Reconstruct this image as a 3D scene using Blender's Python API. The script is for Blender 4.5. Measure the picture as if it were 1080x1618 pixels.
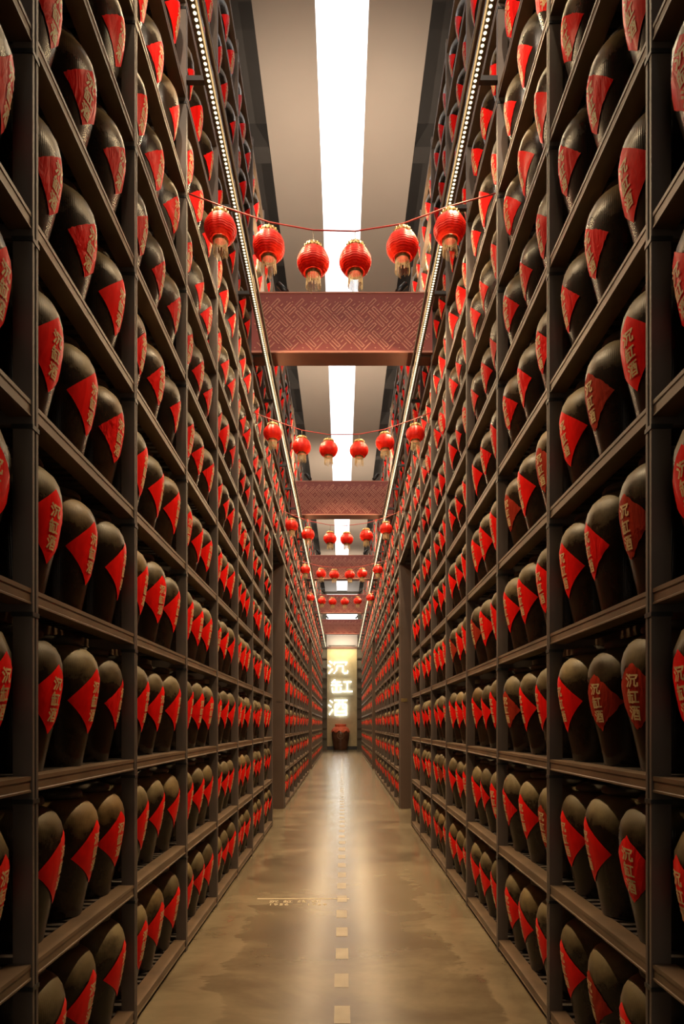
import bpy, math, random
import numpy as np
from math import pi, sin, cos, sqrt, atan2

for o in list(bpy.data.objects):
    bpy.data.objects.remove(o)
S = bpy.context.scene
C = S.collection
rnd = random.Random(7)

# ------------------------------------------------------------------ measures
F = 1000.0                 # focal length in pixels of the 1080 x 1618 frame
X = 1.17                   # rack front plane, half the aisle width
P = 1.18                   # bay length
H = 1.703                  # eye height
L0, LP = 0.09, 0.71        # first shelf top, shelf pitch
Z_LED, X_LED = H + 4.11 * X, 0.85 * X
Z_BEAM0, Z_BEAM1 = H + 4.15 * X, H + 4.83 * X
BEAM_Y = [7.0 * P + 5.4 * P * i for i in range(-1, 5)]
Z_CEIL = H + 8.0 * X
Y_END = 38 * P
def PY(k): return k * P + 0.035
def SZ(k): return L0 + LP * k

# ------------------------------------------------------------------ camera
cam = bpy.data.cameras.new('camera')
co = bpy.data.objects.new('camera', cam)
C.objects.link(co)
co.location = (0, 0, H)
co.rotation_euler = (pi / 2, 0, 0)
cam.sensor_fit = 'HORIZONTAL'
cam.sensor_width = 36
cam.lens = F / 1080 * 36
cam.shift_y = 337 / 1080
cam.clip_start = 0.05
cam.clip_end = 200
S.camera = co

# ------------------------------------------------------------------ world / view
w = bpy.data.worlds.new('world')
S.world = w
w.use_nodes = True
w.node_tree.nodes['Background'].inputs[0].default_value = (1.0, 0.80, 0.58, 1)
w.node_tree.nodes['Background'].inputs[1].default_value = 0.7
S.view_settings.view_transform = 'Standard'
S.view_settings.look = 'None'
S.view_settings.gamma = 1
S.view_settings.use_curve_mapping = False
S.view_settings.exposure = 0.0
SKY_E = 1.7               # luminous ceiling strip
LED_WIDE, LED_NARROW = 78.0, 82.0   # each stretch: wide light, plus a narrow beam added to brighten the lower shelves
LED_COL = (1.0, 0.72, 0.41)
SPOT_W = 480.0
WASH_W = 62.0              # invented strip light, added to brighten the end wall

# ------------------------------------------------------------------ materials
def node_mat(name):
    m = bpy.data.materials.new(name)
    m.use_nodes = True
    nt = m.node_tree
    b = nt.nodes['Principled BSDF']
    return m, nt, b
def N(nt, t, **kw):
    n = nt.nodes.new(t)
    for k, v in kw.items():
        if k in n.inputs: n.inputs[k].default_value = v
        else: setattr(n, k, v)
    return n
def ramp(nt, fac, stops):
    r = nt.nodes.new('ShaderNodeValToRGB')
    els = r.color_ramp.elements
    while len(els) < len(stops): els.new(0.5)
    for e, (p, c) in zip(els, stops):
        e.position = p
        e.color = (*c, 1) if len(c) == 3 else c
    nt.links.new(fac, r.inputs[0])
    return r
def mixc(nt, fac, a, b, blend='MIX'):
    n = nt.nodes.new('ShaderNodeMix')
    n.data_type = 'RGBA'
    n.blend_type = blend
    for s, v in ((0, fac), (6, a), (7, b)):
        if hasattr(v, 'links'): nt.links.new(v, n.inputs[s])
        elif s == 0: n.inputs[0].default_value = v
        else: n.inputs[s].default_value = (*v, 1)
    return n.outputs[2]
def math_n(nt, op, a, b=None):
    n = nt.nodes.new('ShaderNodeMath')
    n.operation = op
    for i, v in enumerate((a, b)):
        if v is None: continue
        if hasattr(v, 'links'): nt.links.new(v, n.inputs[i])
        else: n.inputs[i].default_value = v
    return n.outputs[0]
def bump(nt, b, h, strength, dist=0.01):
    n = N(nt, 'ShaderNodeBump', Strength=strength, Distance=dist)
    nt.links.new(h, n.inputs['Height'])
    nt.links.new(n.outputs[0], b.inputs['Normal'])
    return n
def simple(name, col, rough=0.5, metal=0.0, var=0.25, scale=6.0, bumpy=0.0, spec=0.5):
    m, nt, b = node_mat(name)
    tc = N(nt, 'ShaderNodeTexCoord')
    n = N(nt, 'ShaderNodeTexNoise', Scale=scale, Detail=4.0)
    nt.links.new(tc.outputs['Object'], n.inputs['Vector'])
    lo = tuple(c * (1 - var) for c in col); hi = tuple(min(1, c * (1 + var)) for c in col)
    r = ramp(nt, n.outputs[0], [(0.3, lo), (0.7, hi)])
    nt.links.new(r.outputs[0], b.inputs['Base Color'])
    b.inputs['Roughness'].default_value = rough
    b.inputs['Metallic'].default_value = metal
    b.inputs['Specular IOR Level'].default_value = spec
    if bumpy: bump(nt, b, n.outputs[0], bumpy)
    return m
def emis(name, col, e):
    m, nt, b = node_mat(name)
    b.inputs['Base Color'].default_value = (*col, 1)
    b.inputs['Emission Color'].default_value = (*col, 1)
    b.inputs['Emission Strength'].default_value = e
    b.inputs['Roughness'].default_value = 0.6
    return m

M_POST = simple('post_paint', (0.098, 0.076, 0.062), 0.5, var=0.25, scale=3)
M_BEAM = simple('beam_paint', (0.105, 0.068, 0.040), 0.42, var=0.35, scale=4, bumpy=0.05)
M_SLAT = simple('slat_wood', (0.035, 0.026, 0.021), 0.7, var=0.4, scale=5)
M_SEAL = simple('seal_clay', (0.07, 0.055, 0.036), 0.7, var=0.5, scale=14, bumpy=0.4)
M_DARK = simple('dark_wall', (0.020, 0.016, 0.014), 0.8, var=0.2, scale=1)
M_DARKC = simple('dark_ceiling', (0.05, 0.045, 0.042), 0.8, var=0.2, scale=1)
M_PANEL = simple('ceiling_panel', (0.40, 0.345, 0.30), 0.7, var=0.04, scale=0.7)
M_COLUMN = simple('column_board', (0.10, 0.062, 0.042), 0.5, var=0.15, scale=1.5)
M_RED = simple('fret_ground', (0.24, 0.052, 0.045), 0.6, var=0.1, scale=2)
M_FRET = simple('fret_bar', (0.48, 0.20, 0.14), 0.55, var=0.1, scale=5)
M_UNDER = simple('soffit_board', (0.13, 0.042, 0.02), 0.5, var=0.15, scale=2)
M_GOLD = simple('gold_foil', (0.30, 0.20, 0.075), 0.35, metal=0.6, var=0.4, scale=60)
M_TASSEL = simple('tassel', (0.42, 0.31, 0.15), 0.45, metal=0.25, var=0.3, scale=40)
M_STRING = simple('red_string', (0.30, 0.015, 0.01), 0.6, var=0.1)
M_WIRE = simple('thin_wire', (0.09, 0.07, 0.05), 0.5, var=0.1)
M_HOUS = simple('rail_housing', (0.10, 0.085, 0.055), 0.4, metal=0.4, var=0.2)
M_ENDW = simple('end_wall_plaster', (0.58, 0.46, 0.26), 0.8, var=0.12, scale=2.2, bumpy=0.1)
M_FLANK = simple('flank_panel', (0.16, 0.135, 0.10), 0.7, var=0.15, scale=1)
M_SPOT = simple('spot_black', (0.02, 0.02, 0.02), 0.4, var=0.2)
M_DASH = simple('inlay_tile', (0.215, 0.172, 0.107), 0.36, var=0.15, scale=9)
M_FPRINT = simple('floor_print', (0.42, 0.35, 0.23), 0.6, var=0.1, scale=30)
M_CLOTH = simple('red_cloth', (0.88, 0.16, 0.07), 0.7, var=0.25, scale=5, bumpy=0.3)
M_BIGJAR = simple('brown_glaze', (0.13, 0.055, 0.03), 0.25, var=0.35, scale=2)
M_EMBLEM = simple('emblem_print', (0.33, 0.2, 0.11), 0.5, var=0.2)
M_SKY = emis('sky_panel', (0.97, 0.98, 1.0), SKY_E)
M_LED = emis('led_dot', (1.0, 0.90, 0.62), 1.8)
M_NEON = emis('neon_white', (0.80, 0.92, 1.0), 7.0)

def jar_material():
    m, nt, b = node_mat('jar_glaze')
    uv = N(nt, 'ShaderNodeUVMap'); uv.uv_map = 'UVMap'
    sep = N(nt, 'ShaderNodeSeparateXYZ'); nt.links.new(uv.outputs[0], sep.inputs[0])
    geo = N(nt, 'ShaderNodeNewGeometry')
    n1 = N(nt, 'ShaderNodeTexNoise', Scale=9.0, Detail=6.0, Roughness=0.65); nt.links.new(geo.outputs['Position'], n1.inputs['Vector'])
    n2 = N(nt, 'ShaderNodeTexNoise', Scale=1.7, Detail=1.0); nt.links.new(geo.outputs['Position'], n2.inputs['Vector'])
    # lime dust settled on the shoulder: height along the jar plus blotches
    h = math_n(nt, 'ADD', sep.outputs[1], math_n(nt, 'MULTIPLY', math_n(nt, 'SUBTRACT', n1.outputs[0], 0.5), 0.42))
    dust = ramp(nt, h, [(0.67, (0, 0, 0)), (0.87, (1, 1, 1))])
    glaze = ramp(nt, n1.outputs[0], [(0.35, (0.009, 0.006, 0.004)), (0.75, (0.026, 0.017, 0.010))])
    dusty = ramp(nt, n2.outputs[0], [(0.38, (0.105, 0.079, 0.037)), (0.62, (0.17, 0.13, 0.064))])
    col = mixc(nt, dust.outputs[0], glaze.outputs[0], dusty.outputs[0])
    # every jar its own tone, plus brown runs in the glaze
    oi = N(nt, 'ShaderNodeObjectInfo')
    tone = ramp(nt, oi.outputs['Random'], [(0.0, (0.72, 0.70, 0.68)), (0.5, (1.0, 1.0, 1.0)), (0.8, (1.2, 1.18, 1.1)), (1.0, (1.35, 1.1, 0.85))])
    col = mixc(nt, 1.0, col, tone.outputs[0], 'MULTIPLY')
    nt.links.new(col, b.inputs['Base Color'])
    rr = ramp(nt, dust.outputs[0], [(0.0, (0.24,) * 3), (1.0, (0.55,) * 3)])
    nt.links.new(rr.outputs[0], b.inputs['Roughness'])
    b.inputs['Specular IOR Level'].default_value = 0.38
    # combed upright ribs
    cmb = N(nt, 'ShaderNodeCombineXYZ'); nt.links.new(math_n(nt, 'MULTIPLY', sep.outputs[0], 1.0), cmb.inputs[0])
    wv = N(nt, 'ShaderNodeTexWave', Scale=38.0, Distortion=0.6, Detail=1.0); nt.links.new(cmb.outputs[0], wv.inputs['Vector'])
    hh = math_n(nt, 'ADD', math_n(nt, 'MULTIPLY', wv.outputs['Fac'], 0.5), n1.outputs[0])
    bump(nt, b, hh, 0.11, 0.006)
    return m
M_JAR = jar_material()

def label_material(name, col, crinkle, rough, coat):
    m, nt, b = node_mat(name)
    uv = N(nt, 'ShaderNodeUVMap'); uv.uv_map = 'UVMap'
    geo = N(nt, 'ShaderNodeNewGeometry')
    mp = N(nt, 'ShaderNodeMapping'); mp.inputs['Scale'].default_value = (1.0, 1.0, 0.35)
    nt.links.new(geo.outputs['Position'], mp.inputs[0])
    n1 = N(nt, 'ShaderNodeTexNoise', Scale=16.0, Detail=4.0, Distortion=1.2); nt.links.new(mp.outputs[0], n1.inputs['Vector'])
    r = ramp(nt, n1.outputs[0], [(0.25, tuple(c * 0.75 for c in col)), (0.7, col)])
    nt.links.new(r.outputs[0], b.inputs['Base Color'])
    b.inputs['Roughness'].default_value = rough
    b.inputs['Coat Weight'].default_value = coat
    b.inputs['Specular IOR Level'].default_value = 0.06
    b.inputs['Coat Roughness'].default_value = 0.16
    bump(nt, b, n1.outputs[0], crinkle, 0.03)
    return m
RED = (0.84, 0.010, 0.007)
M_LAB = [label_material('label_paper', RED, 0.12, 0.45, 0.1),
         label_material('label_crinkled', (0.80, 0.012, 0.010), 0.6, 0.45, 0.05),
         label_material('label_faded', (0.36, 0.030, 0.013), 0.35, 0.6, 0.0)]
M_INK = simple('label_ink', (0.62, 0.44, 0.21), 0.5, metal=0.0, var=0.35, scale=25)

def floor_material():
    m, nt, b = node_mat('polished_concrete')
    geo = N(nt, 'ShaderNodeNewGeometry')
    mp = N(nt, 'ShaderNodeMapping'); mp.inputs['Scale'].default_value = (0.55, 1.0, 1.0)
    nt.links.new(geo.outputs['Position'], mp.inputs[0])
    n1 = N(nt, 'ShaderNodeTexNoise', Scale=1.1, Detail=7.0, Roughness=0.6, Distortion=0.6); nt.links.new(mp.outputs[0], n1.inputs['Vector'])
    n2 = N(nt, 'ShaderNodeTexNoise', Scale=5.0, Detail=4.0, Roughness=0.6); nt.links.new(mp.outputs[0], n2.inputs['Vector'])
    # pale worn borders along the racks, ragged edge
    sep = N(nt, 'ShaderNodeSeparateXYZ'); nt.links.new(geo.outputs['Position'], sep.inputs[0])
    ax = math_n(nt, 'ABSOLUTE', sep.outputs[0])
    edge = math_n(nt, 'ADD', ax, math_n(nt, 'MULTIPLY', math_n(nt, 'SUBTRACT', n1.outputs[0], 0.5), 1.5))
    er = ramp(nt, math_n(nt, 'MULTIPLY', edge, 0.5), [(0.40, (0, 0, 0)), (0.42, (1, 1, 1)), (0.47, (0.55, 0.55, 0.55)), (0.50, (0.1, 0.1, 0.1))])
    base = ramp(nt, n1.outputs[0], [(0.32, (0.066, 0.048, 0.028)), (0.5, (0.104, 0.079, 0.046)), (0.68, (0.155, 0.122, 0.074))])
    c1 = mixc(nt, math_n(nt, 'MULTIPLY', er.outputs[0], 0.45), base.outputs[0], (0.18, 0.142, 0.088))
    fine = ramp(nt, n2.outputs[0], [(0.3, (0.88, 0.88, 0.88)), (0.7, (1.1, 1.1, 1.1))])
    c2 = mixc(nt, 1.0, c1, fine.outputs[0], 'MULTIPLY')
    nt.links.new(c2, b.inputs['Base Color'])
    rr = ramp(nt, n2.outputs[0], [(0.25, (0.22,) * 3), (0.75, (0.27,) * 3)])
    nt.links.new(rr.outputs[0], b.inputs['Roughness'])
    return m
M_FLOOR = floor_material()

def lantern_material():
    m, nt, b = node_mat('lantern_silk')
    tc = N(nt, 'ShaderNodeTexCoord')
    sep = N(nt, 'ShaderNodeSeparateXYZ'); nt.links.new(tc.outputs['Object'], sep.inputs[0])
    wv = math_n(nt, 'SINE', math_n(nt, 'MULTIPLY', sep.outputs[2], 420.0))
    n = N(nt, 'ShaderNodeTexNoise', Scale=18.0); nt.links.new(tc.outputs['Object'], n.inputs['Vector'])
    r = ramp(nt, n.outputs[0], [(0.3, (0.50, 0.010, 0.005)), (0.7, (0.64, 0.022, 0.010))])
    nt.links.new(r.outputs[0], b.inputs['Base Color'])
    b.inputs['Roughness'].default_value = 0.38
    b.inputs['Specular IOR Level'].default_value = 0.3
    bp = bump(nt, b, wv, 0.25, 0.004)
    tr = N(nt, 'ShaderNodeBsdfTranslucent'); tr.inputs[0].default_value = (0.9, 0.05, 0.02, 1)
    nt.links.new(bp.outputs[0], tr.inputs['Normal'])
    mx = N(nt, 'ShaderNodeMixShader'); mx.inputs[0].default_value = 0.25
    nt.links.new(b.outputs[0], mx.inputs[1]); nt.links.new(tr.outputs[0], mx.inputs[2])
    nt.links.new(mx.outputs[0], nt.nodes['Material Output'].inputs[0])
    return m
M_LANT = lantern_material()

# ------------------------------------------------------------------ mesh helpers
class MB:
    def __init__(s): s.v = []; s.f = []; s.sm = []
    def add(s, verts, faces, smooth=False):
        n = len(s.v); s.v += [tuple(p) for p in verts]
        s.f += [tuple(i + n for i in f) for f in faces]; s.sm += [smooth] * len(faces)
        return s
    def box(s, x0, x1, y0, y1, z0, z1):
        v = [(x0, y0, z0), (x1, y0, z0), (x1, y1, z0), (x0, y1, z0), (x0, y0, z1), (x1, y0, z1), (x1, y1, z1), (x0, y1, z1)]
        return s.add(v, [(0, 3, 2, 1), (4, 5, 6, 7), (0, 1, 5, 4), (1, 2, 6, 5), (2, 3, 7, 6), (3, 0, 4, 7)])
    def prism_y(s, prof, y0, y1):          # closed profile in x, z extruded along y
        n = len(prof)
        v = [(a, y0, b) for a, b in prof] + [(a, y1, b) for a, b in prof]
        f = [tuple(range(n)), tuple(range(2 * n - 1, n - 1, -1))]
        f += [(i, i + n, (i + 1) % n + n, (i + 1) % n) for i in range(n)]
        return s.add(v, f)
    def prism_z(s, prof, z0, z1):          # closed profile in x, y extruded along z
        n = len(prof)
        v = [(a, b, z0) for a, b in prof] + [(a, b, z1) for a, b in prof]
        f = [tuple(range(n - 1, -1, -1)), tuple(range(n, 2 * n))]
        f += [(i, (i + 1) % n, (i + 1) % n + n, i + n) for i in range(n)]
        return s.add(v, f)
    def lathe(s, prof, seg=24, cx=0, cy=0, cz=0, rad=None, smooth=True):
        v = []; f = []
        for r, z in prof:
            for i in range(seg):
                a = 2 * pi * i / seg
                k = r * (rad(a, z) if rad else 1)
                v.append((cx + k * cos(a), cy + k * sin(a), cz + z))
        for j in range(len(prof) - 1):
            for i in range(seg):
                i2 = (i + 1) % seg
                f.append((j * seg + i, j * seg + i2, (j + 1) * seg + i2, (j + 1) * seg + i))
        return s.add(v, f, smooth)
    def tube(s, pts, r, seg=6, closed_ends=True, smooth=True):
        v = []; f = []; n = len(pts)
        for k, p in enumerate(pts):
            a = np.array(pts[max(0, k - 1)], float); b = np.array(pts[min(n - 1, k + 1)], float)
            t = b - a; t /= (np.linalg.norm(t) + 1e-9)
            u = np.cross(t, (0, 0, 1.0)) if abs(t[2]) < 0.9 else np.cross(t, (1.0, 0, 0))
            u /= np.linalg.norm(u); w_ = np.cross(t, u)
            for i in range(seg):
                q = 2 * pi * i / seg
                v.append(tuple(np.array(p, float) + r * (cos(q) * u + sin(q) * w_)))
        for k in range(n - 1):
            for i in range(seg):
                i2 = (i + 1) % seg
                f.append((k * seg + i, k * seg + i2, (k + 1) * seg + i2, (k + 1) * seg + i))
        if closed_ends:
            f.append(tuple(range(seg - 1, -1, -1))); f.append(tuple(range((n - 1) * seg, n * seg)))
        return s.add(v, f, smooth)
    def mesh(s, name, mat):
        me = bpy.data.meshes.new(name)
        me.from_pydata(s.v, [], s.f)
        me.polygons.foreach_set('use_smooth', s.sm)
        if mat: me.materials.append(mat)
        me.update()
        return me
def obj(name, me, parent=None, loc=None, rz=0):
    o = bpy.data.objects.new(name, me)
    C.objects.link(o)
    if loc is not None: o.location = loc
    if rz: o.rotation_euler[2] = rz
    if parent: o.parent = parent
    return o
def build(name, mb, mat, parent=None, loc=None):
    return obj(name, mb.mesh(name, mat), parent, loc)
def tag(o, label=None, cat=None, group=None, kind=None):
    for k, v in (('label', label), ('category', cat), ('group', group), ('kind', kind)):
        if v: o[k] = v
    return o
def thing(name, label, cat, loc=(0, 0, 0), group=None, rz=0):
    o = bpy.data.objects.new(name, None)
    o.empty_display_size = 0.1
    C.objects.link(o)
    o.location = loc; o.rotation_euler[2] = rz
    return tag(o, label, cat, group)

# ------------------------------------------------------------------ room shell
Y0 = -6.0
XW = X + 1.15
fl = build('floor', MB().box(-XW - 0.3, XW + 0.3, Y0, Y_END + 0.6, -0.15, 0), M_FLOOR); tag(fl, kind='structure')
for nm, s in (('wall_left', -1), ('wall_right', 1)):
    a, b = sorted((s * XW, s * (XW + 0.15)))
    tag(build(nm, MB().box(a, b, Y0, Y_END + 0.3, 0, Z_CEIL + 0.55), M_DARK), kind='structure')
ce = build('ceiling', MB().box(-XW, XW, Y0, Y_END + 0.3, Z_CEIL + 0.40, Z_CEIL + 0.55), M_DARKC); tag(ce, kind='structure')
for s in (-1, 1):
    a, b = sorted((s * 0.30 * X, s * 1.0 * X))
    build('ceiling_panel', MB().box(a, b, Y0, Y_END - 0.6, Z_CEIL, Z_CEIL + 0.12), M_PANEL, ce)
    for i in range(18):
        y = (2.7 + 2.0 * i) * P
        a, b = sorted((s * 1.01 * X, s * XW))
        build('joist', MB().box(a, b, y, y + 0.3, Z_CEIL + 0.02, Z_CEIL + 0.40), M_DARKC, ce)
build('luminous_strip', MB().box(-0.30 * X, 0.30 * X, Y0, Y_END - 0.6, Z_CEIL + 0.06, Z_CEIL + 0.10), M_SKY, ce)['label'] = 'glowing white ceiling strip'

# end wall with its plaster panel, grey flanks, upper wall made to glow
we = build('wall_end', MB().box(-XW, XW, Y_END + 0.02, Y_END + 0.3, 0, Z_CEIL + 0.4), M_FLANK); tag(we, kind='structure')
ZP = H + 4.63 * X
build('plaster_panel', MB().box(-0.90 * X, 0.90 * X, Y_END - 0.05, Y_END + 0.02, 0.22, ZP), M_ENDW, we)
build('upper_panel', MB().box(-0.93 * X, 0.93 * X, Y_END - 0.12, Y_END + 0.02, ZP + 0.14, H + 5.45 * X), M_PANEL, we)
build('glowing_upper_wall', MB().box(-0.93 * X, 0.93 * X, Y_END - 0.08, Y_END + 0.02, H + 5.45 * X, Z_CEIL - 0.1), M_SKY, we)['label'] = 'bright white upper end wall with added glow'  # emission stands in for light falling on the upper wall
build('panel_trim', MB().box(-0.95 * X, 0.95 * X, Y_END - 0.2, Y_END + 0.02, ZP, ZP + 0.14), M_UNDER, we)
for s in (-1, 1):
    a, b = sorted((s * 0.90 * X, s * 1.35 * X))
    for k in range(1, 13):
        build('flank_rail', MB().box(a, b, Y_END - 0.10, Y_END + 0.02, SZ(k) - 0.06, SZ(k) + 0.02), M_BEAM, we)
tag(build('baseboard_end', MB().box(-0.90 * X, 0.90 * X, Y_END - 0.08, Y_END + 0.02, 0, 0.22), M_SPOT), kind='structure')

la = bpy.data.lights.new('added_wash_light', 'AREA'); la.shape = 'RECTANGLE'; la.size = 1.9; la.size_y = 0.05; la.energy = WASH_W; la.color = (1.0, 0.82, 0.52)  # added light, lifts the plaster panel and sign wall
wl = build('added_wash_fitting', MB().box(-0.95, 0.95, -.04, .04, 0, .05), M_HOUS, we, (0, Y_END - 0.75, ZP + 0.10))  # fitting and arms made up to carry the added lights
lo = obj('added_wash_light', la, wl, (0, 0, -0.01)); lo.rotation_euler = (0.18, 0, 0)
la = bpy.data.lights.new('added_wash_up', 'AREA'); la.shape = 'RECTANGLE'; la.size = 1.9; la.size_y = 0.05; la.energy = WASH_W * .6; la.color = (1.0, 0.86, 0.66)  # second added light, brightens the upper panel
lo = obj('added_wash_up', la, wl, (0, 0, 0.06)); lo.rotation_euler = (pi - 0.5, 0, 0)
for s_ in (-1, 1):
    build('added_fitting_arm', MB().box(s_ * .8 - .015, s_ * .8 + .015, 0, .6, .01, .04), M_HOUS, wl)

# floor inlays: the dashed centre line, the dated cross line, the lettering
for i in range(60):
    y = 3.84 - 2 * 0.497 + 0.497 * i
    dx = rnd.uniform(-0.004, 0.004)
    build('floor_inlay', MB().box(-0.047 + dx, 0.047 + dx, y - 0.225, y, -0.002, 0.0012), M_DASH, fl)
build('floor_line', MB().box(-0.83, 0.07, 6.20, 6.222, -0.002, 0.0014), M_FPRINT, fl)
def text(body, x, y, size, name):
    cu = bpy.data.curves.new(name, 'FONT')
    cu.body = body; cu.size = size; cu.extrude = 0.0006
    cu.space_character = 1.2
    cu.materials.append(M_FPRINT)
    o = obj(name, cu, fl, (x, y, 0.0008))
    return o

# ------------------------------------------------------------------ written characters (brush strokes in a unit square)
WATER = [[(.10, .90), (.24, .76)], [(.03, .64), (.17, .51)], [(.07, .06), (.25, .38)]]
CH = {
 'chen': WATER + [[(.36, .86), (.33, .64)], [(.36, .82), (.96, .82), (.88, .63)], [(.48, .60), (.46, .30), (.32, .06)],
                  [(.48, .58), (.76, .58), (.74, .16), (.84, .07), (.98, .10), (.99, .27)]],
 'gang': [[(.20, .96), (.05, .72)], [(.14, .79), (.46, .79)], [(.02, .56), (.52, .56)], [(.26, .79), (.26, .10)],
          [(.08, .40), (.08, .08), (.46, .08)], [(.46, .40), (.46, .05)], [(.58, .80), (.95, .80)], [(.76, .80), (.76, .13)], [(.52, .12), (1.0, .12)]],
 'jiu': WATER + [[(.32, .90), (1.0, .90)], [(.38, .67), (.38, .02)], [(.38, .67), (.94, .67), (.94, .02)], [(.57, .90), (.56, .52), (.46, .40)],
                 [(.76, .90), (.76, .46), (.87, .44)], [(.38, .26), (.94, .26)], [(.38, .05), (.94, .05)]],
 'shi': [[(.22, .96), (.08, .40), (.34, .08)], [(.04, .70), (.40, .70)], [(.36, .70), (.26, .34), (.04, .08)], [(.68, .95), (.54, .60), (.92, .62)], [(.84, .78), (.96, .55)],
         [(.56, .42), (.56, .05)], [(.56, .42), (.94, .42), (.94, .05)], [(.56, .08), (.94, .08)]],
 'chuang': [[(.30, .96), (.04, .60)], [(.30, .94), (.60, .64)], [(.16, .56), (.16, .12), (.52, .10), (.56, .24)], [(.16, .54), (.46, .54), (.44, .30)], [(.70, .84), (.70, .30)], [(.92, .95), (.92, .08), (.80, .14)]],
}
def stroke_quads(strokes, wd, maxlen=9):
    """Flat quads in the unit square: every stroke leg one (or more) quads, tapered like a brush."""
    out = []
    for st in strokes:
        for (ax, ay), (bx, by) in zip(st, st[1:]):
            L = sqrt((bx - ax) ** 2 + (by - ay) ** 2)
            k = max(1, int(math.ceil(L / maxlen)))
            ux, uy = (bx - ax) / L, (by - ay) / L
            ax2, ay2, bx2, by2 = ax - ux * wd * .4, ay - uy * wd * .4, bx + ux * wd * .4, by + uy * wd * .4
            for i in range(k):
                t0, t1 = i / k, (i + 1) / k
                q = []
                for t, sg in ((t0, -1), (t1, -1), (t1, 1), (t0, 1)):
                    ww = wd * .5 * (1.1 - .25 * t)
                    q.append((ax2 + (bx2 - ax2) * t - uy * ww * sg * -1, ay2 + (by2 - ay2) * t + ux * ww * sg * -1))
                out.append(q)
    return out
def flat_char(mb, ch, x, y, sx, sy, wd, z, dz):
    for q in stroke_quads(CH[ch], wd):
        q = q[::-1]
        pr = [(x + a * sx, y + b * sy) for a, b in q]
        area = sum(pr[i][0] * pr[(i + 1) % 4][1] - pr[(i + 1) % 4][0] * pr[i][1] for i in range(4))
        if area < 0: pr = pr[::-1]
        mb.prism_z(pr, z, z + dz)
for i, c in enumerate(('chen', 'gang', 'shi', 'chuang')):
    mb = MB(); flat_char(mb, c, -0.70 + 0.135 * i, 6.075, 0.085, 0.085, 0.10, -0.001, 0.001 + 0.0002 * 0 + 0.001)
    build('floor_character', mb, M_FPRINT, fl)
text('1956 — 1969', -0.70, 5.985, 0.085, 'floor_date')

# ------------------------------------------------------------------ fretted cross beams with their uplights
def fret_mesh(W, Hh):
    mb = MB(); bw = 0.0145
    R2 = sqrt(.5)
    def bar(s0, s1, t0, t1):
        pts = [((s - t) * R2, (s + t) * R2) for s, t in ((s0, t0), (s1, t0), (s1, t1), (s0, t1))]
        if any(abs(px) > W / 2 - .03 or not (0.03 < pz < Hh - 0.05) for px, pz in pts): return
        v = [(px, d, pz) for d in (0.0, -0.007) for px, pz in pts]
        mb.add(v, [(4, 5, 6, 7), (0, 1, 5, 4), (1, 2, 6, 5), (2, 3, 7, 6), (3, 0, 4, 7)])
    U = 0.074
    def block(x, y, w_, h_, flip):         # a pair of slim bars closed at one end, lying along the longer side
        for q in (.27, .73):
            if w_ > h_: bar(x + .10 * U, x + w_ - .10 * U, y + q * h_ - bw / 2, y + q * h_ + bw / 2)
            else: bar(x + q * w_ - bw / 2, x + q * w_ + bw / 2, y + .10 * U, y + h_ - .10 * U)
        e = .10 * U + bw / 2
        if w_ > h_:
            c = x + e if flip else x + w_ - e
            bar(c - bw / 2, c + bw / 2, y + .27 * h_ + bw / 2, y + .73 * h_ - bw / 2)
        else:
            c = y + e if flip else y + h_ - e
            bar(x + .27 * w_ + bw / 2, x + .73 * w_ - bw / 2, c - bw / 2, c + bw / 2)
    for i in range(-10, 16):
        for j in range(-16, 16):
            x, y = 3 * U * i, 3 * U * j
            m = (i + j) % 2                # neighbouring pinwheels turn the other way
            def T(a, b_, w_, h_, f):
                if m: a = 3 - a - w_
                block(x + a * U, y + b_ * U, w_ * U, h_ * U, f)
            T(0, 0, 2, 1, 1); T(2, 0, 1, 2, 0); T(1, 2, 2, 1, 0); T(0, 1, 1, 2, 1)
            bar(x + 1.2 * U, x + 1.8 * U, y + 1.5 * U - bw / 2, y + 1.5 * U + bw / 2)
    return mb.mesh('fret_relief', M_FRET)
BW = 2 * X + 0.02
FRET = fret_mesh(BW, Z_BEAM1 - Z_BEAM0)
ORD = ['first', 'second', 'third', 'fourth', 'fifth', 'sixth', 'seventh', 'eighth', 'ninth', 'tenth', 'eleventh', 'twelfth', 'thirteenth']
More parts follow.
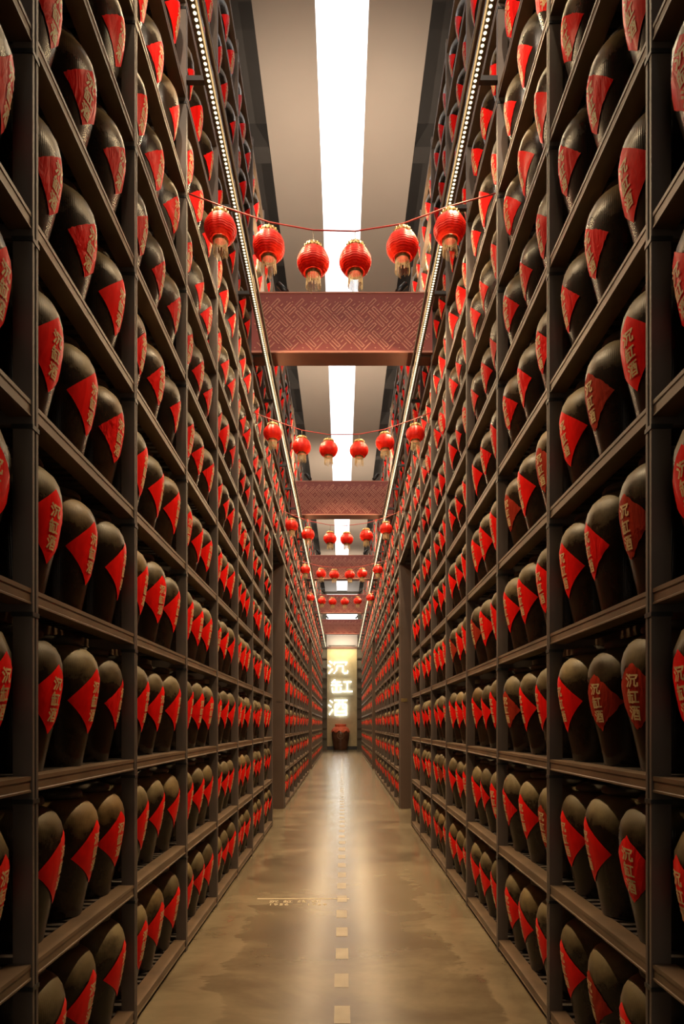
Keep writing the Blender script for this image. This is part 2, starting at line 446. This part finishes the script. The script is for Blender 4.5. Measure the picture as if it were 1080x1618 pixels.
for i, y in enumerate(BEAM_Y):
    b = tag(build('cross_beam', MB().box(-BW / 2, BW / 2, y, y + 0.29, Z_BEAM0 + 0.012, Z_BEAM1), M_RED), kind='structure')
    b['label'] = f'red fretwork beam across the aisle, {ORD[i - 1] if i else "unseen overhead"} in line from the entrance'
    build('soffit_board', MB().box(-BW / 2, BW / 2, y + 0.002, y + 0.29, Z_BEAM0, Z_BEAM0 + 0.012), M_UNDER, b)
    build('edge_trim', MB().box(-BW / 2, BW / 2, y - 0.012, y, Z_BEAM0 + 0.004, Z_BEAM0 + 0.028), M_FRET, b)
    build('edge_trim', MB().box(-BW / 2, BW / 2, y - 0.012, y, Z_BEAM1 - 0.018, Z_BEAM1), M_FRET, b)
    fo = obj('fret_relief', FRET, b, (0, y, Z_BEAM0)); fo['kind'] = 'stuff'
    for s in (-1, 1):
        sx = s * 0.66 * X
        t = thing('spotlight', f'small black uplight on the {ORD[i - 1] if i else "overhead"} fretwork beam, {"left" if s < 0 else "right"} end', 'spotlight', (sx, y + 0.12, Z_BEAM1), 'uplights on the fretwork beams')
        build('base', MB().lathe([(0, 0), (0.045, 0), (0.045, 0.02), (0.012, 0.03), (0.012, 0.09), (0, 0.09)], 12), M_SPOT, t)
        d = np.array((s * 0.62, 0.25, 0.74)); d /= np.linalg.norm(d)
        c0 = np.array((0, 0, 0.12))
        build('barrel', MB().tube([c0 - d * 0.07, c0 + d * 0.12], 0.036, 14, smooth=True), M_SPOT, t)
        build('lens', MB().tube([c0 + d * 0.121, c0 + d * 0.124], 0.030, 14), M_LED, t)
        la = bpy.data.lights.new('uplight', 'SPOT'); la.energy = SPOT_W; la.color = (1.0, 0.80, 0.60); la.spot_size = 2.3; la.spot_blend = 0.9; la.shadow_soft_size = 0.05
        lo = obj('uplight', la, t, tuple(c0 + d * 0.15))
        aim = np.array((-s * 0.15, 1.0, 0.10 if i == 0 else 0.75)); aim /= np.linalg.norm(aim)
        from mathutils import Vector
        lo.rotation_euler = Vector(aim).to_track_quat('-Z', 'Y').to_euler()

# ------------------------------------------------------------------ racks
PW, PD = 0.045, 0.075      # post width along the aisle, depth
XR = X + 1.02
def post_mesh(z0, z1, collars=True, s=1):
    mb = MB()
    # channel section with a lip towards the aisle
    pr = [(X, 0), (X + PD, 0), (X + PD, PW), (X, PW), (X, PW * .66), (X + .010, PW * .60), (X + .010, PW * .40), (X, PW * .34)]
    pr = [(s * a, b) for a, b in pr]
    if s < 0: pr = pr[::-1]
    mb.prism_z(pr, z0, z1)
    a, b = sorted((s * XR, s * (XR + PD)))
    mb.box(a, b, 0, PW, z0, z1)
    # depth ties between front and rear post
    a, b = sorted((s * (X + PD), s * XR))
    k = 0
    while SZ(k) < z1 + .01:
        if SZ(k) > z0 - .01: mb.box(a, b, .012, .032, SZ(k) - 0.085, SZ(k) - 0.03)
        k += 1
    return mb.mesh('post', M_POST)
def collar_mesh(s):
    a, b = sorted((s * (X - .003), s * (X + PD + .004)))
    return MB().box(a, b, -.004, PW + .004, -0.105, -0.088).mesh('collar', M_SPOT)
def beam_prof(s, x0=0.004, hgt=0.060, dep=0.088):
    a = X + x0
    pr = [(a, 0), (a, -.016), (a + .0035, -.018), (a + .0035, -hgt + .010), (a, -hgt + .007), (a, -hgt), (a + dep, -hgt), (a + dep, 0)]
    pr = [(s * p, q) for p, q in pr]
    return pr if s < 0 else pr[::-1]
def front_beam(s, y0, y1): return MB().prism_y(beam_prof(s), y0, y1).mesh('shelf_beam', M_BEAM)
def inner_rail(s, y0, y1):
    mb = MB()
    for d in (0.26, 0.62, 0.98):
        a, b = sorted((s * (X + d), s * (X + d + .035)))
        mb.box(a, b, y0, y1, -0.078, -0.03)
    return mb.mesh('under_rail', M_BEAM)
def slat_mesh(s, y0, y1, step=0.066):
    mb = MB(); y = y0 + .02
    while y < y1 - .03:
        a, b = sorted((s * (X + .094), s * (X + .99)))
        mb.box(a, b, y, y + .034, -0.028, 0.0)
        y += step
    return mb.mesh('deck_slats', M_SLAT)
TOP = 13
ZTOP = SZ(TOP) + 0.10
BEAMS = {s: front_beam(s, PW + .001, P - .001) for s in (-1, 1)}
RAILS = {s: inner_rail(s, PW, P) for s in (-1, 1)}
SLATS = {s: slat_mesh(s, PW, P) for s in (-1, 1)}
COLL = {s: collar_mesh(s) for s in (-1, 1)}
POST = {(s, z): post_mesh(z0, ZTOP, s=s) for s in (-1, 1) for z, z0 in ((0, 0.0), (7, SZ(7) - .066))}
SECT = [('before the first passage', 1, 9, 0, True), ('bridging the first passage', 9, 11, 7, False), ('between the two passages', 11, 19, 0, False),
        ('bridging the second passage', 19, 21, 7, False), ('beyond the second passage', 21, 32, 0, False)]
for s in (-1, 1):
    side = 'left' if s < 0 else 'right'
    for txt, k0, k1, lv0, fine in SECT:
        r = thing('storage_rack', f'tall dark steel jar rack on the {side} {txt}', 'rack', (0, PY(k0), 0), 'steel jar racks along the aisle')
        if lv0 == 0:
            ks = range(k0, k1 + 1)
        else:
            ks = range(k0 + 1, k1)
        for k in ks:
            p = obj('post', POST[(s, lv0)], r, (0, PY(k) - PY(k0), 0))
            if fine and k <= 4:
                for l in range(1, 13):
                    obj('collar', COLL[s], p, (0, 0, SZ(l)))
        if fine:
            for l in range(lv0, TOP + 1):
                for k in range(k0, k1):
                    q = (0, PY(k) - PY(k0), SZ(l))
                    obj('shelf_beam', BEAMS[s], r, q)
                    obj('under_rail', RAILS[s], r, q)
                    if l < TOP: obj('deck_slats', SLATS[s], r, q)['kind'] = 'stuff'
        else:
            n = k1 - k0
            e0 = PW if lv0 == 0 else PW - 0.0
            fb = front_beam(s, e0, n * P - .001); ir = inner_rail(s, e0, n * P); sl = slat_mesh(s, e0, n * P, 0.085)
            for l in range(lv0, TOP + 1):
                obj('shelf_beam', fb, r, (0, 0, SZ(l)))
                obj('under_rail', ir, r, (0, 0, SZ(l)))
                if l < TOP: obj('deck_slats', sl, r, (0, 0, SZ(l)))['kind'] = 'stuff'
    # brown end boards of the passages
    for k, nm in ((11, 'first'), (21, 'second')):
        a, b = sorted((s * (X + 0.02), s * XW))
        y = PY(k)
        c_ = tag(build('column', MB().box(a, b, y - .10, y - .004, 0, SZ(7) - .07), M_COLUMN), f'brown boarded column at the {nm} passage on the {side}', kind='structure')
        if k == 11:
            a, b = sorted((s * (X + 0.035), s * (X + 0.16)))
            build('shelf_number_plate', MB().box(a, b, y - .106, y - .10, H + .44 * X - .035, H + .44 * X + .035), M_GOLD if s > 0 else M_BEAM, c_)

# ------------------------------------------------------------------ LED rails
for s in (-1, 1):
    side = 'left' if s < 0 else 'right'
    r = thing('light_rail', f'long rail of warm LED dots along the {side} rack high above the aisle', 'light rail', (s * X_LED, 0, Z_LED))
    ye = 33 * P; YR0 = 3.0
    hs = MB().prism_y([(-.034, .040), (-.034, 0.0), (-.026, 0.0), (-.026, .008), (.026, .008), (.026, 0.0), (.034, 0.0), (.034, .040)], YR0, ye)
    build('housing', hs, M_HOUS, r)
    mb = MB()
    n = int((ye - YR0 - .1) / 0.041)
    for i in range(n):
        y = YR0 + .05 + 0.041 * i
        ring = [(.013 * cos(q * pi / 4), y + .013 * sin(q * pi / 4)) for q in range(8)]
        v = [(a, b, .0075) for a, b in ring] + [(a * .75, y + (b - y) * .75, .003) for a, b in ring]
        mb.add(v, [tuple(range(15, 7, -1))] + [(q, q + 8, (q + 1) % 8 + 8, (q + 1) % 8) for q in range(8)], False)
    tag(build('led_dots', mb, M_LED, r), kind='stuff')
    wire = MB().tube([(-s * .056, YR0 + i * 1.2, .030 + .006 * (i % 2)) for i in range(32)], 0.014, 6)
    build('cable', wire, M_WIRE, r)
    for k in range(3, 33):
        a, b = sorted((0.0, s * (X - X_LED)))
        build('bracket', MB().box(a, b, PY(k) + .002, PY(k) + .042, .041, .078), M_SPOT, r)
    for j in range(7):
        for pw, tilt, spread in ((LED_WIDE, 0.85, pi), (LED_NARROW, 0.34, 1.05)):
            la = bpy.data.lights.new('led_light', 'AREA'); la.shape = 'RECTANGLE'
            la.size = 0.03; la.size_y = 5.1; la.energy = pw; la.color = LED_COL; la.spread = spread
            lo = obj('led_light', la, r, (0, YR0 + 2.6 + 5.14 * j, -0.012))
            lo.rotation_euler = (0, s * tilt, 0)

# ------------------------------------------------------------------ lantern garlands
def lantern_meshes():
    R, hh = 0.121, 0.108
    prof = []
    for i in range(17):
        z = -0.086 + 0.174 * i / 16
        prof.append((R * sqrt(max(0, 1 - (z / hh) ** 2)) + .002, z))
    body = MB().lathe(prof, 48, rad=lambda a, z: 1 - 0.035 * abs(sin(4 * a)) ** .6 * 0 - 0.075 * (1 - abs(cos(4 * a))) ** 2).mesh('shade', M_LANT)
    cap = MB()
    cap.lathe([(0.058, .082), (0.064, .086), (0.064, .122), (0.060, .126), (0.05, .126), (0.05, .120), (0.055, .118), (0.055, .084)], 28)
    for i in range(14):
        a = 2 * pi * i / 14
        cap.tube([(.066 * cos(a), .066 * sin(a), .088), (.066 * cos(a), .066 * sin(a), .121)], .005, 5)
    cap.tube([(-.05, 0, .121), (.05, 0, .121)], .003, 5)
    cap = cap.mesh('cap_ring', M_GOLD)
    base = MB().lathe([(0.058, -.077), (0.061, -.081), (0.059, -.098), (0.053, -.102), (0.047, -.100), (0.049, -.084)], 28).mesh('base_ring', M_GOLD)
    fr = MB(); q = random.Random(3)
    for i in range(30):
        a = 2 * pi * i / 30; l = .098 + q.uniform(-.02, .012); r1 = .054 + q.uniform(0, .006)
        w_ = .0022
        dx, dy = -sin(a) * w_, cos(a) * w_
        x0, y0 = .054 * cos(a), .054 * sin(a); x1, y1 = r1 * cos(a), r1 * sin(a)
        i0, i1 = .96, .96
        v = [(x0 - dx, y0 - dy, -.094), (x0 + dx, y0 + dy, -.094), (x1 + dx, y1 + dy, -.094 - l), (x1 - dx, y1 - dy, -.094 - l)]
        v += [(p[0] * .95, p[1] * .95, p[2]) for p in v]
        fr.add(v, [(0, 3, 2, 1), (4, 5, 6, 7), (0, 1, 5, 4), (1, 2, 6, 5), (2, 3, 7, 6), (3, 0, 4, 7)])
    fr = fr.mesh('fringe', M_TASSEL)
    return body, cap, base, fr
LB, LC, LR, LF = lantern_meshes()
# lantern places measured on the first two garlands: (x, z over the eye) in half aisle widths
ROWS = [(4.08, [(-.79, 3.225), (-.475, 3.11), (-.187, 3.01), (.086, 3.015), (.392, 3.11), (.70, 3.225)]),
        (7.03, [(-.775, 3.27), (-.45, 3.12), (-.15, 3.09), (.19, 3.08), (.48, 3.165), (.82, 3.26)]),
        (10.0, [(-.80, 3.18), (-.54, 3.04), (-.19, 2.975), (.075, 2.965), (.385, 3.02), (.70, 3.13)]),
        (13.0, [(-.76, 3.22), (-.43, 3.14), (-.16, 3.12), (.16, 3.12), (.415, 3.14), (.74, 3.22)]),
        (16.0, [(-.80, 3.25), (-.51, 3.17), (-.24, 3.15), (.07, 3.15), (.40, 3.17), (.72, 3.25)])]
POSN = ['leftmost', 'second', 'third', 'fourth', 'fifth', 'rightmost']
for g, (kb, pts) in enumerate(ROWS):
    y = kb * P
    zs = 3.48 if g == 0 else (3.52 if g == 1 else 3.45)
    line = [(-X - .01, y + .03, H + zs * X)]
    def sag(x): return zs - 0.27 * (1 - (x / 1.0) ** 2) if abs(x) < 1 else zs
    knots = []
    for x, z in pts:
        zz = max(sag(x), z + 0.15)
        knots.append((x * X, y + .0, H + zz * X))
    line += knots + [(X + .01, y + .03, H + zs * X)]
    gl = tag(build('garland_string', MB().tube(line, 0.0055, 5), M_STRING), f'thin red string carrying the {ORD[g]} row of lanterns across the aisle', 'string', 'lantern strings')
    for i, (x, z) in enumerate(pts):
        nm = f'red silk lantern with gold fringe, {POSN[i]}' + ('' if i in (0, 5) else ' from left') + f' in the {ORD[g]} row'
        t = thing('red_lantern', nm, 'lantern', (x * X, y, H + z * X), 'red lanterns hung across the aisle', rz=rnd.uniform(0, 1.2))
        sh = obj('shade', LB, t)
        obj('cap_ring', LC, t); obj('base_ring', LR, t)
        obj('fringe', LF, t)['kind'] = 'stuff'
        top = knots[i][2] - (H + z * X)
        build('hanging_cord', MB().tube([(0, 0, .121), (0, 0, max(.128, top))], 0.003, 5), M_WIRE, t)

# ------------------------------------------------------------------ end wall sign and the great jar
SIGN = [('chen', -1.04, 0.42, 5.29, 6.34, 'top'), ('gang', -0.80, 0.74, 3.97, 4.97, 'middle'), ('jiu', -1.00, 0.39, 2.36, 3.59, 'bottom')]
for c, x0, x1, z0, z1, wd in SIGN:
    mb = MB()
    for st in CH[c]:
        mb.tube([(x0 + a * (x1 - x0), 0, z0 + b * (z1 - z0)) for a, b in st], 0.031, 8)
    t = thing('sign_character', f'glowing white written character on the end wall, {wd} of three', 'sign', (0, Y_END - 0.13, 0), 'glowing characters on the end wall')
    build('neon_stroke', mb, M_NEON, t)
    mb = MB()
    for st in CH[c]:
        for a, b in st:
            px, pz = x0 + a * (x1 - x0), z0 + b * (z1 - z0)
            mb.tube([(px, 0, pz), (px, .085, pz)], .012, 5)
    build('stand_off', mb, M_HOUS, t)
gj = thing('great_wine_jar', 'big brown glazed wine jar with red cloth cap below the glowing characters', 'jar', (-0.10, Y_END - 0.80, 0))
build('body', MB().lathe([(0, 0), (.44, 0), (.46, .03), (.53, .35), (.60, .75), (.625, 1.05), (.61, 1.3), (.55, 1.45), (.42, 1.56), (.30, 1.60)], 40), M_BIGJAR, gj)
cl = MB().lathe([(.640, 1.20), (.632, 1.30), (.570, 1.468), (.44, 1.58), (.36, 1.62)], 80)
cl.v = [(x * (1 + .012 * sin(20 * atan2(y, x))), y * (1 + .012 * sin(20 * atan2(y, x))), z + (.16 * (1 - abs(sin(4 * atan2(y, x) + .6))) if z < 1.25 else 0)) for x, y, z in cl.v]
build('cloth_cap', cl, M_CLOTH, gj)
build('tied_lid', MB().lathe([(.37, 1.60), (.39, 1.66), (.40, 1.76), (.38, 1.79), (0, 1.80)], 40, rad=lambda a, z: 1 + .012 * sin(18 * a)), M_CLOTH, gj)
em = MB()
em.tube([(.22 * cos(q * pi / 12), -.632 + .03 * abs(cos(q * pi / 12)) ** 2, 1.0 + .24 * sin(q * pi / 12)) for q in range(25)], .018, 6)
for st in CH['jiu']:
    em.tube([((a - .5) * .26, -.635, .86 + b * .28) for a, b in st], .012, 5)
build('emblem', em, M_EMBLEM, gj)

# ------------------------------------------------------------------ wine jars
PROF = [(0.0, 0.0), (.098, 0.0), (.104, .012), (.117, .08), (.132, .15), (.149, .22), (.164, .29), (.175, .36), (.180, .42), (.178, .46), (.169, .497), (.151, .530), (.124, .553), (.098, .565), (.086, .568)]
SEALP = [(.084, .560), (.088, .571), (.102, .575), (.106, .588), (.098, .604), (.070, .614), (0.0, .617)]
_pz = [p[1] for p in PROF[1:]]; _pr = [p[0] for p in PROF[1:]]
def RZ(z): return float(np.interp(z, _pz, _pr))
def jar_arrays(prof, seg):
    """verts, faces, per-loop uv; u runs round, v up"""
    v = []; f = []; uv = []
    for r, z in prof:
        for i in range(seg):
            a = 2 * pi * i / seg
            v.append((r * cos(a), r * sin(a), z))
    for j in range(len(prof) - 1):
        for i in range(seg):
            i2 = (i + 1) % seg
            f.append((j * seg + i, j * seg + i2, (j + 1) * seg + i2, (j + 1) * seg + i))
            u0, u1 = i / seg, (i + 1) / seg
            v0, v1 = prof[j][1] / .6, prof[j + 1][1] / .6
            uv += [(u0, v0), (u1, v0), (u1, v1), (u0, v1)]
    return np.array(v), np.array(f), np.array(uv)
ZC = 0.308
def on_jar(a, b, off, rot=0.0):
    ca, sa = cos(rot), sin(rot)
    a, b = a * ca - b * sa, a * sa + b * ca
    z = ZC + b
    r = RZ(z) + off
    q = a / 0.166
    return (r * cos(q), r * sin(q), z)
def label_arrays(n, hd, rot, torn=0.0, seed=1):
    q = random.Random(seed)
    v = []; f = []; uv = []
    for i in range(n + 1):
        for j in range(n + 1):
            s, t = 2 * i / n - 1, 2 * j / n - 1
            a, b = (s + t) / 2 * hd, (t - s) / 2 * hd
            if torn and (i in (0, n) or j in (0, n)):
                a *= 1 - q.random() * torn; b *= 1 - q.random() * torn
            v.append(on_jar(a, b, .0028 + q.uniform(0, .0014), rot))
    for i in range(n):
        for j in range(n):
            k = i * (n + 1) + j
            f.append((k, k + n + 1, k + n + 2, k + 1))
            uv += [(i / n, j / n), ((i + 1) / n, j / n), ((i + 1) / n, (j + 1) / n), (i / n, (j + 1) / n)]
    f = [t[::-1] for t in f]
    uv = [uv[4 * (k // 4) + 3 - k % 4] for k in range(len(uv))]
    return np.array(v), np.array(f), np.array(uv)
def ink_arrays(rot, maxlen=.45):
    v = []; f = []
    sz = 0.058
    for c, cb in (('chen', .066), ('gang', 0.0), ('jiu', -.066)):
        for qd in stroke_quads(CH[c], .135, maxlen):
            k = len(v)
            for (x, y) in qd:
                v.append(on_jar((x - .5) * sz, cb + (y - .5) * sz, .0062, rot))
            p = [np.array(v[k + i]) for i in range(4)]
            nrm = np.cross(p[1] - p[0], p[2] - p[0])
            f.append((k, k + 1, k + 2, k + 3) if nrm[0] > 0 else (k + 3, k + 2, k + 1, k))
    f = np.array(f)
    return np.array(v), f, np.zeros((len(f) * 4, 2))
def np_mesh(name, v, f, uv, mats, mi=None, smooth=True):
    me = bpy.data.meshes.new(name)
    nf = len(f)
    me.vertices.add(len(v)); me.loops.add(nf * 4); me.polygons.add(nf)
    me.vertices.foreach_set('co', np.ascontiguousarray(v, dtype=np.float32).ravel())
    me.loops.foreach_set('vertex_index', np.ascontiguousarray(f, dtype=np.int32).ravel())
    me.polygons.foreach_set('loop_start', np.arange(0, nf * 4, 4, dtype=np.int32))
    me.polygons.foreach_set('use_smooth', np.full(nf, smooth))
    for m in mats: me.materials.append(m)
    if mi is not None: me.polygons.foreach_set('material_index', np.ascontiguousarray(mi, dtype=np.int32))
    l = me.uv_layers.new(name='UVMap')
    l.data.foreach_set('uv', np.ascontiguousarray(uv, dtype=np.float32).ravel())
    me.update(calc_edges=True)
    me.validate()
    return me
bodyA = jar_arrays(PROF, 32); sealA = jar_arrays(SEALP, 24)
ME_BODY = np_mesh('body', *bodyA, [M_JAR])
ME_SEAL = np_mesh('seal', *sealA, [M_SEAL])
VAR = []                   # label variants: (label mesh, lettering mesh)
for i in range(8):
    rot = (rnd.uniform(-.10, .10))
    kind = 0 if i < 3 else (1 if i < 6 else 2)
    hd = (.138 if kind == 1 else .150) + rnd.uniform(-.008, .008)
    la = label_arrays(14, hd, rot, .0 if kind == 0 else (.05 if kind == 1 else .10), i)
    ia = ink_arrays(rot)
    VAR.append((np_mesh('label', *la, [M_LAB[kind]]), np_mesh('lettering', *ia, [M_INK], smooth=False), kind))
LOOK = ['flat red label', 'crinkled red label', 'faded red label']

XC, XC2 = X + 0.178, X + 0.178 + 0.39
spots = []                 # (front row?, side, bay, slot, level, x, y, z, rot, scale)
for s in (-1, 1):
    for k in range(1, 32):
        for l in range(0, TOP):
            if k in (9, 10, 19, 20) and l < 7: continue
            for j in range(3):
                y = PY(k) + PW + (j + .5) * (P - PW) / 3
                if k in (10, 20) and j == 2: pass
                yy = y + rnd.uniform(-.006, .006); xx = XC + rnd.uniform(-.004, .012)
                rz = (0 if s < 0 else pi) + rnd.gauss(0, .11)
                sc = 1 + rnd.uniform(-.035, .012)
                d = s * xx
                u = 540 + F * (d - s * .12) / yy
                vt = 1146 - F * (SZ(l) + .55 - H) / yy; vb = 1146 - F * (SZ(l) - H) / yy
                vis = -15 < u < 1095 and vb > 5 and vt < 1612
                spots.append((True, s, k, j, l, d, yy, SZ(l), rz, sc, vis))
                if k <= 12 and l <= 6:
                    spots.append((False, s, k, j, l, s * (XC2 + rnd.uniform(-.02, .02)), y + rnd.uniform(-.006, .006), SZ(l), rz + rnd.gauss(0, .2), sc, False))
front = sorted([q for q in spots if q[10]], key=lambda q: q[6])
near = front[:300]
keep = set(id(q) for q in near)
SLOT = ['front', 'middle', 'rear']
for q in near:
    _, s, k, j, l, x, y, z, rz, sc, _v = q
    if l >= 5: var = rnd.choice([3, 4, 5, 3, 4, 5, 0])
    else: var = rnd.choice([0, 1, 2, 0, 1, 2, 0, 1, 3, 6 if s > 0 else 0, 7 if s > 0 else 1])
    lab, ink, kd = VAR[var]
    nm = f'dark wine jar, {LOOK[kd]}, {"left" if s < 0 else "right"} rack, {ORD[l]} shelf up, {ORD[k]} bay, {SLOT[j]} one'
    t = thing('wine_jar', nm, 'jar', (x, y, z), 'wine jars on the racks', rz)
    t.scale = (sc, sc, sc)
    obj('body', ME_BODY, t)
    obj('seal', ME_SEAL, t)
    lo = obj('label', lab, t)
    obj('lettering', ink, lo)

# the many jars past those 300: one object, same jar with fewer facets
LOWP = [PROF[i] for i in (1, 2, 4, 6, 7, 8, 9, 11, 13)]
b0 = jar_arrays(LOWP, 16); s0 = jar_arrays([SEALP[0], SEALP[2], SEALP[3], SEALP[4], SEALP[5], (0.002, .616)], 10)
vars_ = []
for i in range(6):
    rot = rnd.uniform(-.1, .1)
    l0 = label_arrays(5, .150 if i < 3 else .138, rot, 0 if i < 3 else .05, i); i0 = ink_arrays(rot, 9)
    vs = [b0, s0, l0, i0]; off = 0; V = []; Fa = []; U = []; MI = []
    for n_, (v, f, uv) in enumerate(vs):
        V.append(v); Fa.append(f + off); U.append(uv); off += len(v)
        MI.append(np.full(len(f), [0, 1, 2 if i < 3 else 3, 4][n_]))
    vars_.append((np.concatenate(V), np.concatenate(Fa), np.concatenate(U), np.concatenate(MI)))
V = []; Fa = []; U = []; MI = []; off = 0
for q in spots:
    if id(q) in keep: continue
    _, s, k, j, l, x, y, z, rz, sc, _v = q
    v, f, uv, mi = vars_[rnd.randrange(3) + (3 if l >= 5 else 0)]
    c_, s_ = cos(rz) * sc, sin(rz) * sc
    V.append(np.stack([x + v[:, 0] * c_ - v[:, 1] * s_, y + v[:, 0] * s_ + v[:, 1] * c_, z + v[:, 2] * sc], 1))
    Fa.append(f + off); U.append(uv); MI.append(mi); off += len(v)
rest = obj('wine_jar', np_mesh('wine_jar', np.concatenate(V), np.concatenate(Fa), np.concatenate(U), [M_JAR, M_SEAL, M_LAB[0], M_LAB[1], M_INK], np.concatenate(MI)))
tag(rest, 'the many further red-labelled wine jars receding along both racks', 'jar', 'wine jars on the racks', 'stuff')
